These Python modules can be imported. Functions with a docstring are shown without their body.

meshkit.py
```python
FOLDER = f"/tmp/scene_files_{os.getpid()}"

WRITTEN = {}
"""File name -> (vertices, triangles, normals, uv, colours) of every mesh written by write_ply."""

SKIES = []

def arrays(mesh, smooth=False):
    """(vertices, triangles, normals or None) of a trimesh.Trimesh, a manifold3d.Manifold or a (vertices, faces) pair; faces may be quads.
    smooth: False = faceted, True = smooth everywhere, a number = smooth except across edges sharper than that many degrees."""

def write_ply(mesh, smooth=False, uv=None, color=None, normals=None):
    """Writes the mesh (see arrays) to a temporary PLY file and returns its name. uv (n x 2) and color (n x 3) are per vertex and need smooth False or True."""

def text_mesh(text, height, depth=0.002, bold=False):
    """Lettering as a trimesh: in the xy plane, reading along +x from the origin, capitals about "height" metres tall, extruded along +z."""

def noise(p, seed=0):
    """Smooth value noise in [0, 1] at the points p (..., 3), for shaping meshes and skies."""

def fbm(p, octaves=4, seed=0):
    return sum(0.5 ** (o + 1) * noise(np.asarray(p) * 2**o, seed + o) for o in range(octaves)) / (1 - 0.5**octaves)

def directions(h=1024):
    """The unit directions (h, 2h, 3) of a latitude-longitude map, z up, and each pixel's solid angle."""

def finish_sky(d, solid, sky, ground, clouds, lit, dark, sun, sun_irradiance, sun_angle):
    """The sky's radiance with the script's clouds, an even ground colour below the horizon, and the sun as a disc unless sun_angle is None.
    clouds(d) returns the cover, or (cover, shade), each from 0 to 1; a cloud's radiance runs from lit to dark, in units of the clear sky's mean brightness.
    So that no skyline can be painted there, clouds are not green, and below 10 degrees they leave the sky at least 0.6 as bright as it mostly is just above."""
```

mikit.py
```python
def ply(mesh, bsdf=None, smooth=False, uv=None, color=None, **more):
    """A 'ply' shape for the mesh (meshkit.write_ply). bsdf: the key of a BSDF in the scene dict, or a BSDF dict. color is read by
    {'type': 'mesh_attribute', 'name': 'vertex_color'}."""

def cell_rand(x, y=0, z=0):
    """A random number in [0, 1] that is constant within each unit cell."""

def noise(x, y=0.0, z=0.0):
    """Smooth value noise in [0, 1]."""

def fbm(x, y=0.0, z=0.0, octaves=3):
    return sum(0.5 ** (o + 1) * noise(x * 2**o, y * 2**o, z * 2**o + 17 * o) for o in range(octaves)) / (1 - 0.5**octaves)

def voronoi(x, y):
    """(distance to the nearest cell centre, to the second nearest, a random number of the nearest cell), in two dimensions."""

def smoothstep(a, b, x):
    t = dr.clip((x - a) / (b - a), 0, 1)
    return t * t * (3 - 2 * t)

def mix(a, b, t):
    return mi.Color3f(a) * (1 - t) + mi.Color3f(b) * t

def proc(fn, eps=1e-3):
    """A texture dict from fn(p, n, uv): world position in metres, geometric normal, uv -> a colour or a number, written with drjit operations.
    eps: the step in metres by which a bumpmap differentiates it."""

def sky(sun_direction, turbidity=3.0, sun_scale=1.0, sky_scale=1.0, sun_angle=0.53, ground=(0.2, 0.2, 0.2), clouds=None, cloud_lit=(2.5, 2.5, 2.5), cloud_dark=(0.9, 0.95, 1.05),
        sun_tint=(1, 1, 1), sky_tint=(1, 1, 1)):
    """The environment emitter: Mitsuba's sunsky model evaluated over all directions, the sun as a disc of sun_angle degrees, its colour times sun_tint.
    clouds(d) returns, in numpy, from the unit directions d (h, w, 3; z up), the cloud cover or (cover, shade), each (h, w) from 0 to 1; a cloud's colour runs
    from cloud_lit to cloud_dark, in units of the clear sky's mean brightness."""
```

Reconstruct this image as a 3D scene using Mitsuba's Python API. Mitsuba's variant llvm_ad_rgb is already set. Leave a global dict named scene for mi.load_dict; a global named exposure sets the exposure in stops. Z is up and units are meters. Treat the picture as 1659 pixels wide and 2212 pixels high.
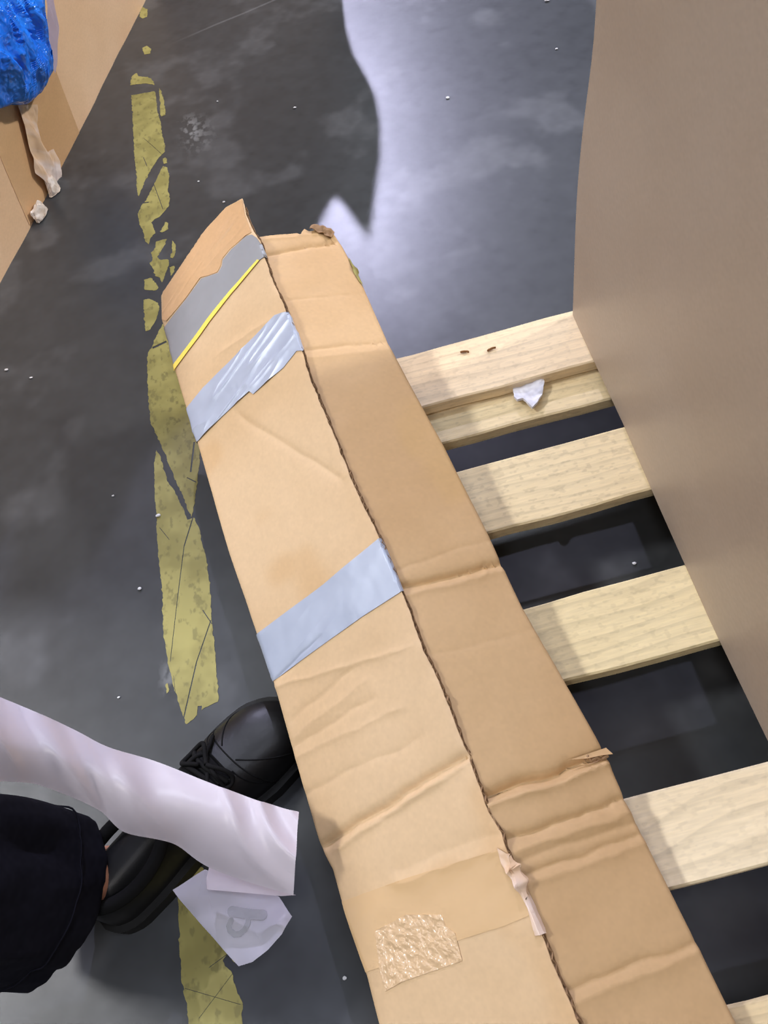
import math, random
import numpy as np, trimesh, drjit as dr
import mitsuba as mi
import shapely, shapely.geometry as sg, shapely.ops
import manifold3d as m3
import mikit, meshkit
from mikit import proc, noise, fbm, mix, smoothstep, voronoi, cell_rand

T = mi.ScalarTransform4f
rng = np.random.default_rng(7)
scene = {'type': 'scene'}
labels = {}
exposure = 0.0

# ------------------------------------------------------------------ camera: a phone held 1 m above the floor, tilted down 57 deg, rolled 15 deg
PITCH, ROLL, H, FPX = math.radians(57), math.radians(15), 1.0, 1661.0
W, HT = 1659, 2212
FWD = np.array([0, math.cos(PITCH), -math.sin(PITCH)])
DWN = np.array([0, -math.sin(PITCH), -math.cos(PITCH)])
RGT = np.array([1.0, 0, 0])
EYE = np.array([0, 0, H])
# picture 'down' is the world direction whose (a, b) is (-sin r, cos r)
PICT_DOWN = -math.sin(ROLL) * RGT + math.cos(ROLL) * DWN
scene['camera'] = {'type': 'perspective', 'fov_axis': 'x', 'fov': math.degrees(2 * math.atan(W / 2 / FPX)), 'near_clip': 0.02, 'far_clip': 200,
                   'to_world': T().look_at(origin=EYE.tolist(), target=(EYE + FWD).tolist(), up=(-PICT_DOWN).tolist())}


def lamp(x, y, z, sx, sy, rgb):
    """A hanging high-bay light: its glowing panel, facing down and towards the work area."""
    d = np.array([0.0, 0.9, 0.1]) - np.array([x, y, z])
    d /= np.linalg.norm(d)
    d = d * 0.75 + np.array([0, 0, -0.25])
    upv = [0, 1, 0] if abs(d[1]) < 0.8 else [1, 0, 0]
    return {'type': 'rectangle', 'to_world': T().look_at(origin=[x, y, z], target=(np.array([x, y, z]) + d).tolist(), up=upv).scale([sx / 2, sy / 2, 1]),
            'emitter': {'type': 'area', 'radiance': {'type': 'rgb', 'value': list(rgb)}}}


LAMPS = [  # x, y, z, width, length, radiance, label
    (0.72, 10.4, 6.1, 0.10, 0.10, np.array([0.86, 0.85, 1.18]) * 20000, 'small bright cool white high bay lamp far ahead of the pallet'),
    (-6.0, 2.0, 7.4, 0.8, 1.2, np.array([1.0, 0.99, 0.99]) * 170, 'white high bay lamp off beyond the big orange-brown carton'),
    (9.0, 2.95, 6.0, 0.5, 0.9, np.array([1.03, 0.98, 0.95]) * 540, 'white high bay lamp beyond the tall plain brown carton'),
    (-1.5, -3.6, 6.5, 0.9, 1.6, np.array([1.03, 0.98, 0.95]) * 22, 'white high bay lamp behind the person'),
    (-12.0, -1.4, 5.6, 0.4, 0.4, np.array([1.0, 0.99, 1.0]) * 160, 'added small white lamp far off beyond the person, for glints on the clear tape'),  # unseen lamp added low down to make glints on the clear tape
]
for i, (x, y, z, sx, sy, rgb, lab) in enumerate(LAMPS):
    k = 'high_bay_lamp' + ('' if i == 0 else '_%03d' % i)
    scene[k] = lamp(x, y, z, sx, sy, rgb)
    labels[k] = {'label': lab, 'category': 'lamp'}
# roof lights ahead and overhead; the last two are unseen ones added for fill
for i, (x, y, sx, sy, wh) in enumerate(((1.4, 5.3, 3.2, 0.75, 'above the aisle ahead of the pallet'), (2.3, -0.2, 1.8, 0.7, 'straight above the long carton'), (-7.5, -2.0, 1.6, 3.2, 'above and beyond the person, added for even fill'), (8.0, -2.0, 1.6, 3.2, 'above and beyond the tall plain carton, added for even fill'))):
    k = 'roof_light' + ('' if i == 0 else '_%03d' % i)
    scene[k] = {'type': 'rectangle', 'to_world': T().translate([x, y, 8.45]).rotate([1, 0, 0], 180).scale([sx, sy, 1]),
                'emitter': {'type': 'area', 'radiance': {'type': 'rgb', 'value': [10.5, 11.2, 13.0] if i < 2 else [2.2, 2.2, 2.35]}}}
    labels[k] = {'label': 'translucent roof light ' + wh, 'category': 'roof light', 'group': 'roof lights of the hall'}


# ------------------------------------------------------------------ helpers
def ray(x, y):
    dx, dy = (x - 829.5) / FPX, (y - 1106) / FPX
    c, s = math.cos(ROLL), math.sin(ROLL)
    return FWD + (dx * c - dy * s) * RGT + (dx * s + dy * c) * DWN


def at(x, y, z):
    r = ray(x, y)
    return EYE + (z - H) / r[2] * r


def on_plane(x, y, P, n):
    r = ray(x, y)
    return EYE + np.dot(P - EYE, n) / np.dot(r, n) * r


def add(key, mesh, bsdf, label=None, cat=None, group=None, kind=None, smooth=False, **kw):
    base, n = key, 0
    while key in scene:
        n += 1
        key = '%s_%03d' % (base, n)
    scene[key] = mikit.ply(mesh, bsdf, smooth=smooth, **kw)
    tag(key, label, cat, group, kind)
    return key


def tag(key, label=None, cat=None, group=None, kind=None):
    e = {k: v for k, v in (('label', label), ('category', cat), ('group', group), ('kind', kind)) if v}
    if e:
        labels[key] = e


def tm(v, f):
    return trimesh.Trimesh(np.asarray(v, float), np.asarray(f, int), process=False)


def chamfer_box(lo, hi, c=0.002):
    lo, hi = np.array(lo, float), np.array(hi, float)
    pts = []
    for sx in (0, 1):
        for sy in (0, 1):
            for sz in (0, 1):
                p = np.array([hi[0] if sx else lo[0], hi[1] if sy else lo[1], hi[2] if sz else lo[2]])
                s = np.array([1 - 2 * sx, 1 - 2 * sy, 1 - 2 * sz]) * c
                for k in range(3):
                    q = p.copy()
                    q[[j for j in range(3) if j != k]] += s[[j for j in range(3) if j != k]]
                    pts.append(q)
    return trimesh.convex.convex_hull(np.array(pts))


def grid_sheet(P, thick, N=None, closed=True):
    """P: (m, n, 3) surface points -> solid sheet with given thickness below (opposite the normals)."""
    m, n = P.shape[:2]
    if N is None:
        du, dv = np.gradient(P, axis=0), np.gradient(P, axis=1)
        N = np.cross(du, dv)
        N /= np.linalg.norm(N, axis=-1, keepdims=True) + 1e-12
    Q = P - N * np.asarray(thick)[..., None] if np.ndim(thick) else P - N * thick
    idx = np.arange(m * n).reshape(m, n)
    a, b, c, d = idx[:-1, :-1], idx[1:, :-1], idx[1:, 1:], idx[:-1, 1:]
    top = np.concatenate([np.stack([a, b, c], -1).reshape(-1, 3), np.stack([a, c, d], -1).reshape(-1, 3)])
    bot = top[:, ::-1] + m * n
    ring = np.concatenate([idx[0, :-1], idx[:-1, -1], idx[-1, :0:-1], idx[:0:-1, 0]])
    nx = np.roll(ring, -1)
    side = np.concatenate([np.stack([ring, ring + m * n, nx + m * n], -1), np.stack([ring, nx + m * n, nx], -1)])
    return tm(np.concatenate([P.reshape(-1, 3), Q.reshape(-1, 3)]), np.concatenate([top, bot, side[:, ::-1] if False else side]))


def poly_sheet(poly, mapf, thick, step=0.006):
    """A shapely polygon in (a, b) coordinates -> solid sheet; mapf(ab) gives (points, normals)."""
    v, f = trimesh.creation.triangulate_polygon(poly, engine='earcut')
    v3 = np.column_stack([v, np.zeros(len(v))])
    v3, f = trimesh.remesh.subdivide_to_size(v3, f, step, max_iter=14)
    msh = trimesh.Trimesh(v3, f)
    msh.merge_vertices()
    v, f = msh.vertices[:, :2], msh.faces
    P, N = mapf(np.array(v))
    tri = P[f]
    if np.mean(np.einsum('ij,ij->i', np.cross(tri[:, 1] - tri[:, 0], tri[:, 2] - tri[:, 0]), N[f[:, 0]])) < 0:
        f = f[:, ::-1]
    if thick == 0:
        return tm(P, f)
    n = len(P)
    e = np.concatenate([f[:, [0, 1]], f[:, [1, 2]], f[:, [2, 0]]])
    key = e[:, 0] * n + e[:, 1]
    rev = e[:, 1] * n + e[:, 0]
    be = e[~np.isin(key, rev)]
    side = np.concatenate([np.stack([be[:, 0], be[:, 0] + n, be[:, 1] + n], -1), np.stack([be[:, 0], be[:, 1] + n, be[:, 1]], -1)])
    return tm(np.concatenate([P, P - N * thick]), np.concatenate([f, f[:, ::-1] + n, side]))


def tube(pts, r, n=8):
    pts = np.asarray(pts, float)
    d = np.gradient(pts, axis=0)
    d /= np.linalg.norm(d, axis=1, keepdims=True) + 1e-12
    ref = np.array([0.13, 0.2, 0.97])
    u = np.cross(d, ref)
    u /= np.linalg.norm(u, axis=1, keepdims=True) + 1e-9
    w = np.cross(u, d)
    t = np.linspace(0, 2 * math.pi, n + 1)[:-1]
    rr = np.broadcast_to(np.asarray(r, float), (len(pts),))
    V = pts[:, None] + rr[:, None, None] * (np.cos(t)[None, :, None] * u[:, None] + np.sin(t)[None, :, None] * w[:, None])
    m = len(pts)
    idx = np.arange(m * n).reshape(m, n)
    a, b = idx[:-1], idx[1:]
    f = np.concatenate([np.stack([a, np.roll(a, -1, 1), np.roll(b, -1, 1)], -1).reshape(-1, 3), np.stack([a, np.roll(b, -1, 1), b], -1).reshape(-1, 3)])
    v = np.vstack([V.reshape(-1, 3), pts[0], pts[-1]])
    f = np.vstack([f, [[m * n, idx[0, (k + 1) % n], idx[0, k]] for k in range(n)], [[m * n + 1, idx[-1, k], idx[-1, (k + 1) % n]] for k in range(n)]])
    return tm(v, f)


def rgb(r, g, b):
    """sRGB 0-255 -> linear"""
    c = np.array([r, g, b]) / 255.0
    return np.where(c <= 0.04045, c / 12.92, ((c + 0.055) / 1.055) ** 2.4).tolist()


# ------------------------------------------------------------------ materials
def principled(key, color, rough=0.6, spec=0.4, bump=None, bscale=0.001, eps=1e-3, **kw):
    col = color if isinstance(color, dict) else {'type': 'rgb', 'value': list(color)}
    b = {'type': 'principled', 'base_color': col, 'roughness': rough, 'specular': spec, **kw}
    if bump is not None:
        b = {'type': 'bumpmap', 'arbitrary': proc(bump, eps), 'scale': bscale, 'bsdf': b}
    scene[key] = {'type': 'twosided', 'bsdf': b}
    return key


def floor_color(p, n, uv):
    big = fbm(p.x * 1.1 + 3, p.y * 1.1, 0.5, octaves=4)
    fine = fbm(p.x * 38, p.y * 38, 0.0, octaves=3)
    blot = smoothstep(0.56, 0.74, fbm(p.x * 7 + 9, p.y * 7, 2.0, octaves=4))
    c = mix(rgb(45, 47, 49), rgb(68, 71, 74), big)
    c = mix(c, rgb(128, 130, 134), blot * 0.16)
    for sx, sy, sr in ((-0.199, 1.824, 0.030), (-0.211, 1.871, 0.018), (-0.356, 0.471, 0.012), (-0.248, 0.289, 0.010), ):   # pale scuffs
        q = dr.square((p.x - sx) / sr) + dr.square((p.y - sy) / (sr * 2))
        c = mix(c, rgb(140, 142, 144), 0.55 * dr.exp(-q) * smoothstep(0.4, 0.65, fbm(p.x * 90, p.y * 60, 1.0, octaves=3)))
    # a joint between two floor slabs and some scuffs
    s = p.y - (2.36 + 0.32 * p.x) + 0.012 * (noise(p.x * 9, 0.3, 0.0) - 0.5)
    seam = dr.exp(-dr.square(s / 0.004)) * smoothstep(-0.1, 0.1, p.x + 0.15)
    c = mix(c, rgb(135, 138, 142), 0.35 * seam)
    return c * (0.82 + 0.36 * fine)


def floor_rough(p, n, uv):
    return 0.33 + 0.08 * fbm(p.x * 5, p.y * 5, 1.0, octaves=4)


principled('m_floor', proc(floor_color), proc(floor_rough), 0.46)


def card(key, c0, c1, seed, rough=0.62, spec=0.3, flute=(1, 0, 0), stain=None):
    def col(p, n, uv):
        big = fbm(p.x * 5 + seed, p.y * 5, p.z * 5, octaves=3)
        fib = fbm(p.x * 240 + seed, p.y * 240, p.z * 240, octaves=2)
        c = mix(c0, c1, smoothstep(0.3, 0.7, big))
        if stain is not None:
            c = mix(c, stain, 0.5 * smoothstep(0.56, 0.72, fbm(p.x * 9, p.y * 9 + seed, p.z * 9, octaves=3)))
        return c * (0.955 + 0.09 * fib)
    return principled(key, proc(col), rough, spec)


card('m_card_left', rgb(204, 176, 139), rgb(196, 166, 127), 1.0, stain=rgb(190, 154, 108))
card('m_card_right_shaded', rgb(192, 161, 120), rgb(182, 149, 107), 5.0, stain=rgb(186, 152, 102))  # the right panel's shade is put into this darker card colour
card('m_card_dark', rgb(150, 118, 84), rgb(120, 92, 64), 8.0)
card('m_card_flute', rgb(150, 120, 90), rgb(112, 86, 62), 9.0)
card('m_box_right_shaded', rgb(164, 149, 135), rgb(160, 144, 129), 13.0, rough=0.42, spec=0.45)  # grey-brown card with the soft shadow of the person's unbuilt body put into it
card('m_box_left', rgb(216, 184, 150), rgb(210, 176, 140), 21.0)
card('m_pack_tape', rgb(202, 166, 126), rgb(192, 154, 112), 24.0, rough=0.3, spec=0.5)


def wood(key, seed, tint0, tint1, ring=1.0, rough_saw=0.3):
    def col(p, n, uv):
        wx = fbm(p.x * 2.2 + seed, p.y * 9, 3.0, octaves=3)
        u = (p.y * 62 * ring + wx * 5.0 + p.z * 40 + seed * 3)
        r = u - dr.floor(u)
        late = smoothstep(0.45, 0.92, r) * (1 - smoothstep(0.92, 1.0, r))
        fib = fbm(p.x * 40 + seed, p.y * 420, p.z * 420, octaves=3)
        saw = fbm(p.x * 130, p.y * 220 + seed, p.z * 200, octaves=2)
        big = fbm(p.x * 5 + seed * 2, p.y * 14, 1.0, octaves=3)
        c = mix(tint0, tint1, big)
        c = c * (1 - 0.13 * late) * (0.86 + 0.28 * fib)
        c = c * (1 - rough_saw * smoothstep(0.55, 0.8, saw))
        return c

    def bump(p, n, uv):
        return fbm(p.x * 110, p.y * 260 + seed, p.z * 260, octaves=3)
    return principled(key, proc(col), 0.7, 0.25, bump=bump, bscale=0.0009, eps=8e-4)


wood('m_wood_a', 1.3, rgb(226, 208, 176), rgb(212, 186, 150), 0.8, 0.10)
wood('m_wood_b', 4.7, rgb(220, 203, 165), rgb(208, 187, 146), 1.0, 0.14)
wood('m_wood_c', 8.1, rgb(228, 214, 172), rgb(216, 198, 154), 0.7, 0.10)
wood('m_wood_d', 12.9, rgb(232, 218, 186), rgb(218, 200, 164), 0.6, 0.08)


def tape_color(p, n, uv):
    f = fbm(p.x * 30, p.y * 30, p.z * 30, octaves=3)
    c = mix(rgb(160, 152, 90), rgb(142, 134, 76), smoothstep(0.3, 0.7, f))
    d = fbm(p.x * 140, p.y * 90, 0.0, octaves=3)
    c = mix(c, rgb(112, 106, 62), 0.6 * smoothstep(0.58, 0.78, d))
    big = fbm(p.x * 11 + 4, p.y * 5, 5.0, octaves=2)
    return c * (0.8 + 0.35 * big)


principled('m_floor_tape', proc(tape_color), 0.5, 0.4)


def duct_col(p, n, uv):
    return mix(rgb(168, 177, 194), rgb(154, 163, 181), fbm(p.x * 40, p.y * 40, p.z * 40, octaves=2))


def duct_bump(p, n, uv):
    # the scrim of the cloth backing and soft puckers
    w = dr.sin(p.x * 1900) * dr.sin((p.y + p.z) * 1900)
    return 0.03 * w + fbm(p.x * 90, p.y * 90, p.z * 90, octaves=3)


principled('m_duct', proc(duct_col), 0.4, 0.55, bump=duct_bump, bscale=0.0005, eps=6e-4, metallic=0.15)
principled('m_duct_grey', rgb(140, 142, 146), 0.4, 0.5, bump=duct_bump, bscale=0.0003, eps=6e-4)
principled('m_yellow_strip', rgb(238, 212, 96), 0.4, 0.5)
principled('m_trouser', proc(lambda p, n, uv: mix(rgb(14, 14, 22), rgb(24, 24, 33), fbm(p.x * 160, p.y * 160, p.z * 160, octaves=2))), 0.9, 0.1,
           bump=lambda p, n, uv: fbm(p.x * 14, p.y * 14, p.z * 9, octaves=3), bscale=0.012, eps=3e-3, sheen=0.3)
principled('m_leather', proc(lambda p, n, uv: mix(rgb(18, 18, 19), rgb(26, 26, 28), fbm(p.x * 60, p.y * 60, p.z * 60, octaves=3))), 0.42, 0.35,
           bump=lambda p, n, uv: fbm(p.x * 240, p.y * 240, p.z * 240, octaves=2), bscale=0.00015, eps=6e-4)
principled('m_shoe_cloth', rgb(16, 16, 17), 0.85, 0.2)
principled('m_sole', rgb(20, 20, 20), 0.6, 0.3)
principled('m_skin', rgb(196, 140, 112), 0.5, 0.4)
principled('m_white_bit', rgb(225, 225, 228), 0.8, 0.2)
principled('m_foam', proc(lambda p, n, uv: mix(rgb(226, 226, 234), rgb(190, 192, 206), fbm(p.x * 120, p.y * 120, p.z * 120, octaves=2))), 0.8, 0.2)
principled('m_shaving', rgb(120, 84, 52), 0.8, 0.2)
principled('m_blue', proc(lambda p, n, uv: mix(rgb(50, 140, 245), rgb(14, 92, 222), fbm(p.x * 22, p.y * 22, p.z * 12, octaves=3))), 0.12, 0.7,
           bump=lambda p, n, uv: fbm(p.x * 46, p.y * 46, p.z * 14, octaves=3) + 0.22 * noise(p.x * 190, p.y * 190, p.z * 120), bscale=0.009, eps=1.5e-3)
principled('m_print', rgb(158, 158, 166), 0.6, 0.3)
principled('m_white_strip', proc(lambda p, n, uv: mix(rgb(214, 206, 216), rgb(198, 190, 198), fbm(p.x * 9, p.y * 9, p.z * 9, octaves=2))), 0.32, 0.5)
scene['m_film_white'] = {'type': 'principledthin', 'base_color': {'type': 'rgb', 'value': rgb(222, 220, 230)}, 'roughness': 0.3, 'diff_trans': 0.7, 'spec_trans': 0.15, 'eta': 1.45}


def film(key, bs, bscale=0.004, freq=90.0):
    """Clear packing film on cardboard: a thin clear sheet with puckers."""
    bp = {'type': 'bumpmap', 'arbitrary': proc(lambda p, n, uv: fbm(p.x * freq, p.y * freq, p.z * freq, octaves=3), 8e-4), 'scale': bscale, 'bsdf': bs}
    scene[key] = bp if bs['type'] == 'principledthin' else {'type': 'twosided', 'bsdf': bp}


# clear tape stuck flat on cardboard: the board's own brown under a glossy, puckered clear coat
film('m_film_clear', {'type': 'principled', 'base_color': {'type': 'rgb', 'value': rgb(204, 174, 136)}, 'roughness': 0.14, 'specular': 0.7, 'clearcoat': 1.0, 'clearcoat_gloss': 0.97}, 0.0034, 170.0)
film('m_film_cloudy', {'type': 'principled', 'base_color': proc(lambda p, n, uv: mix(rgb(204, 172, 138), rgb(220, 205, 198), smoothstep(0.4, 0.7, fbm(p.x * 26 + p.z * 18, p.y * 26 + p.z * 14, p.z * 9, octaves=3)))), 'roughness': 0.16, 'specular': 0.7, 'clearcoat': 0.8}, 0.003, 60.0)
film('m_film_lilac', {'type': 'principledthin', 'base_color': {'type': 'rgb', 'value': rgb(205, 195, 215)}, 'roughness': 0.2, 'spec_trans': 0.1, 'diff_trans': 0.9, 'eta': 1.5}, 0.002, 30.0)

# ------------------------------------------------------------------ floor
add('floor', chamfer_box([-14, -10, -0.1], [14, 18, 0.0], 0.001), 'm_floor', kind='structure')
principled('m_wall', rgb(88, 90, 94), 0.8, 0.2)
add('ceiling', chamfer_box([-14, -10, 8.5], [14, 18, 8.6], 0.001), 'm_wall', kind='structure')
for nm, lo, hi in (('left', [-14.1, -10, 0], [-14, 18, 8.5]), ('right', [14, -10, 0], [14.1, 18, 8.5]), ('near', [-14, -10.1, 0], [14, -10, 8.5]), ('far', [-14, 18, 0], [14, 18.1, 8.5])):
    add('wall_' + nm, chamfer_box(lo, hi, 0.001), 'm_wall', kind='structure')

# ------------------------------------------------------------------ pallet
DECK, BT = 0.12, 0.022
PX0, PX1 = 0.05, 0.91


def plank(y0, y1, z0, z1, x0=PX0, x1=PX1, seed=0):
    b = chamfer_box([x0, y0, z0], [x1, y1, z1], 0.0022)
    v, f = trimesh.remesh.subdivide_to_size(b.vertices, b.faces, 0.06, max_iter=12)
    b = trimesh.Trimesh(v, f)
    b.merge_vertices()
    v = np.array(b.vertices)
    # sawn planks are a little out of true along their edges
    w = (meshkit.fbm(np.column_stack([v[:, 0] * 9, np.sign(v[:, 1] - (y0 + y1) / 2) * 7, np.zeros(len(v))]), 3, seed) - 0.5) * 0.006
    v[:, 1] += w
    return tm(v, b.faces)


boards = [(0.733, 0.843, 'm_wood_a'), (0.497, 0.605, 'm_wood_b'), (0.280, 0.3825, 'm_wood_c'), (0.051, 0.143, 'm_wood_d'), (-0.16, -0.052, 'm_wood_b'), (-0.37, -0.26, 'm_wood_a')]
for i, (y0, y1, m) in enumerate(boards):
    add('pallet__board', plank(y0, y1, DECK - BT, DECK, seed=i), m)
add('pallet__under_board', plank(0.676, 0.80, DECK - 2 * BT - 0.001, DECK - BT - 0.001, seed=9), 'm_wood_b')
for k, x in enumerate((0.054, 0.46, 0.86)):
    prof = sg.Polygon([(-0.37, 0.0), (0.80, 0.0), (0.80, 0.075), (0.67, 0.075), (0.67, 0.0975), (-0.37, 0.0975)])
    st = trimesh.creation.extrude_polygon(prof, 0.045, engine='earcut')
    v = np.array(st.vertices)
    add('pallet__stringer', tm(np.column_stack([x + v[:, 2], v[:, 0], v[:, 1]]), st.faces[:, [0, 1, 2]]), 'm_wood_b')
tag('pallet', 'pale wooden slatted pallet under the tall brown carton', 'pallet')

# ------------------------------------------------------------------ the tall carton on the pallet
bx = [(0.3345, 0.161), (0.337, 0.30), (0.345, 0.47), (0.353, 0.606), (0.3615, 0.845)]
ys = np.concatenate([np.linspace(-0.34, 0.161, 8), np.linspace(0.18, 0.845, 26)])
xs = np.interp(ys, [-0.34] + [b[1] for b in bx], [0.331] + [b[0] for b in bx])
zs = np.linspace(DECK, 1.25, 40)


def right_face(y, x, z):
    belly = 0.006 * np.sin(np.clip((z - DECK) / 0.4, 0, 1) * math.pi) * np.exp(-((y - 0.7) / 0.3) ** 2)
    corner = 0.010 * smooth01((0.40 - z) / 0.25) * np.exp(-((y - 0.845) / 0.05) ** 2)
    nz = (meshkit.fbm(np.stack([y * 4, z * 4, z * 0], -1), 3, 3) - 0.5) * 0.006 * np.clip((z - DECK) / 0.1, 0, 1)
    return x - belly + corner * 0 + nz


def smooth01(t):
    t = np.clip(t, 0, 1)
    return t * t * (3 - 2 * t)


Y, Z = np.meshgrid(ys, zs, indexing='ij')
X = right_face(Y, np.interp(Y, ys, xs), Z)
shift = np.array([0.0, 0, 0])
P = np.stack([X, Y - 0.012 * smooth01((0.42 - Z) / 0.30) * smooth01((Y - 0.75) / 0.095) + 0.0, Z], -1)
# the far face and the others
ring = [np.concatenate([P[:, j], [[P[-1, j, 0] + 0.5, P[-1, j, 1], zs[j]], [P[0, j, 0] + 0.5, P[0, j, 1], zs[j]]]]) for j in range(len(zs))]
R = np.array(ring)
nz, nr = R.shape[:2]
idx = np.arange(nz * nr).reshape(nz, nr)
a, b = idx[:-1], idx[1:]
f = np.concatenate([np.stack([a, np.roll(a, -1, 1), np.roll(b, -1, 1)], -1).reshape(-1, 3), np.stack([a, np.roll(b, -1, 1), b], -1).reshape(-1, 3)])
cap = [[idx[-1, 0], idx[-1, k], idx[-1, k + 1]] for k in range(1, nr - 1)] + [[idx[0, 0], idx[0, k + 1], idx[0, k]] for k in range(1, nr - 1)]
add('tall_carton', tm(R.reshape(-1, 3), np.concatenate([f[:, ::-1], np.array(cap)])), 'm_box_right_shaded', 'tall plain brown carton standing on the wooden pallet', 'carton', smooth=35)

# ------------------------------------------------------------------ the long carton being taped
AZ, TI, AL, AR = -0.131, 0.069, 0.529, 0.294
DA = np.array([math.sin(AZ) * math.cos(TI), math.cos(AZ) * math.cos(TI), math.sin(TI)])
SD = np.cross(DA, [0, 0, 1])
SD /= np.linalg.norm(SD)
UP = np.cross(SD, DA)
# ridge point at y = 0.4
P0 = np.array([-0.0066, 0.4, 0.2255])
LB = -SD * math.cos(AL) - UP * math.sin(AL)
LN = np.cross(DA, LB) * -1
LN = LN if LN[2] > 0 else -LN
RB = SD * math.cos(AR) - UP * math.sin(AR)
RN = np.cross(DA, RB)
RN = RN if RN[2] > 0 else -RN
TL = 0.0066                       # double-wall thickness of the left flap
PR = P0 - RN * TL                 # the right panel lies below the left flap


def ab_left(x, y):
    q = on_plane(x, y, P0, LN) - P0
    return np.array([q @ DA, q @ LB])


def ab_right(x, y):
    q = on_plane(x, y, PR, RN) - PR
    return np.array([q @ DA, q @ RB])


AMIN = -0.60
ridge_px = [(525, 428), (531, 462), (548, 500), (562, 520), (574, 565), (590, 612), (612, 655), (650, 755), (675, 830), (700, 890), (731, 965), (760, 1040), (790, 1100), (820, 1165), (865, 1275), (890, 1335), (905, 1380), (960, 1500), (1005, 1620),
            (1055, 1755), (1082, 1800), (1100, 1850), (1150, 1975), (1170, 2020), (1205, 2110), (1250, 2212)]
left_px = [(440, 500), (345, 640), (346, 690), (360, 735), (375, 800), (425, 965), (490, 1190), (555, 1380), (595, 1500), (650, 1700), (690, 1835), (715, 1880), (740, 1970), (790, 2110), (815, 2212)]
right_px = [(720, 500), (740, 530), (785, 615), (840, 740), (880, 815), (960, 960), (1060, 1160), (1085, 1215), (1130, 1310), (1240, 1500), (1308, 1622), (1316, 1640), (1360, 1740), (1450, 1920), (1520, 2060), (1595, 2212)]
rL = np.array([ab_left(*q) for q in ridge_px])[::-1]
eL = np.array([ab_left(*q) for q in left_px])[::-1]
eR = np.array([ab_right(*q) for q in right_px])[::-1]


def extend(c):
    s = (c[3] - c[0]) / (c[3, 0] - c[0, 0])
    return np.vstack([[AMIN, c[0, 1] + s[1] * (AMIN - c[0, 0])], c])


rL, eL, eR = extend(rL), extend(eL), extend(eR)


def creases(pairs, fn):
    out = []
    for (p, q, amp, wid) in pairs:
        A, B = fn(*p), fn(*q)
        out.append((A, B, amp, wid))
    return out


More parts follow.
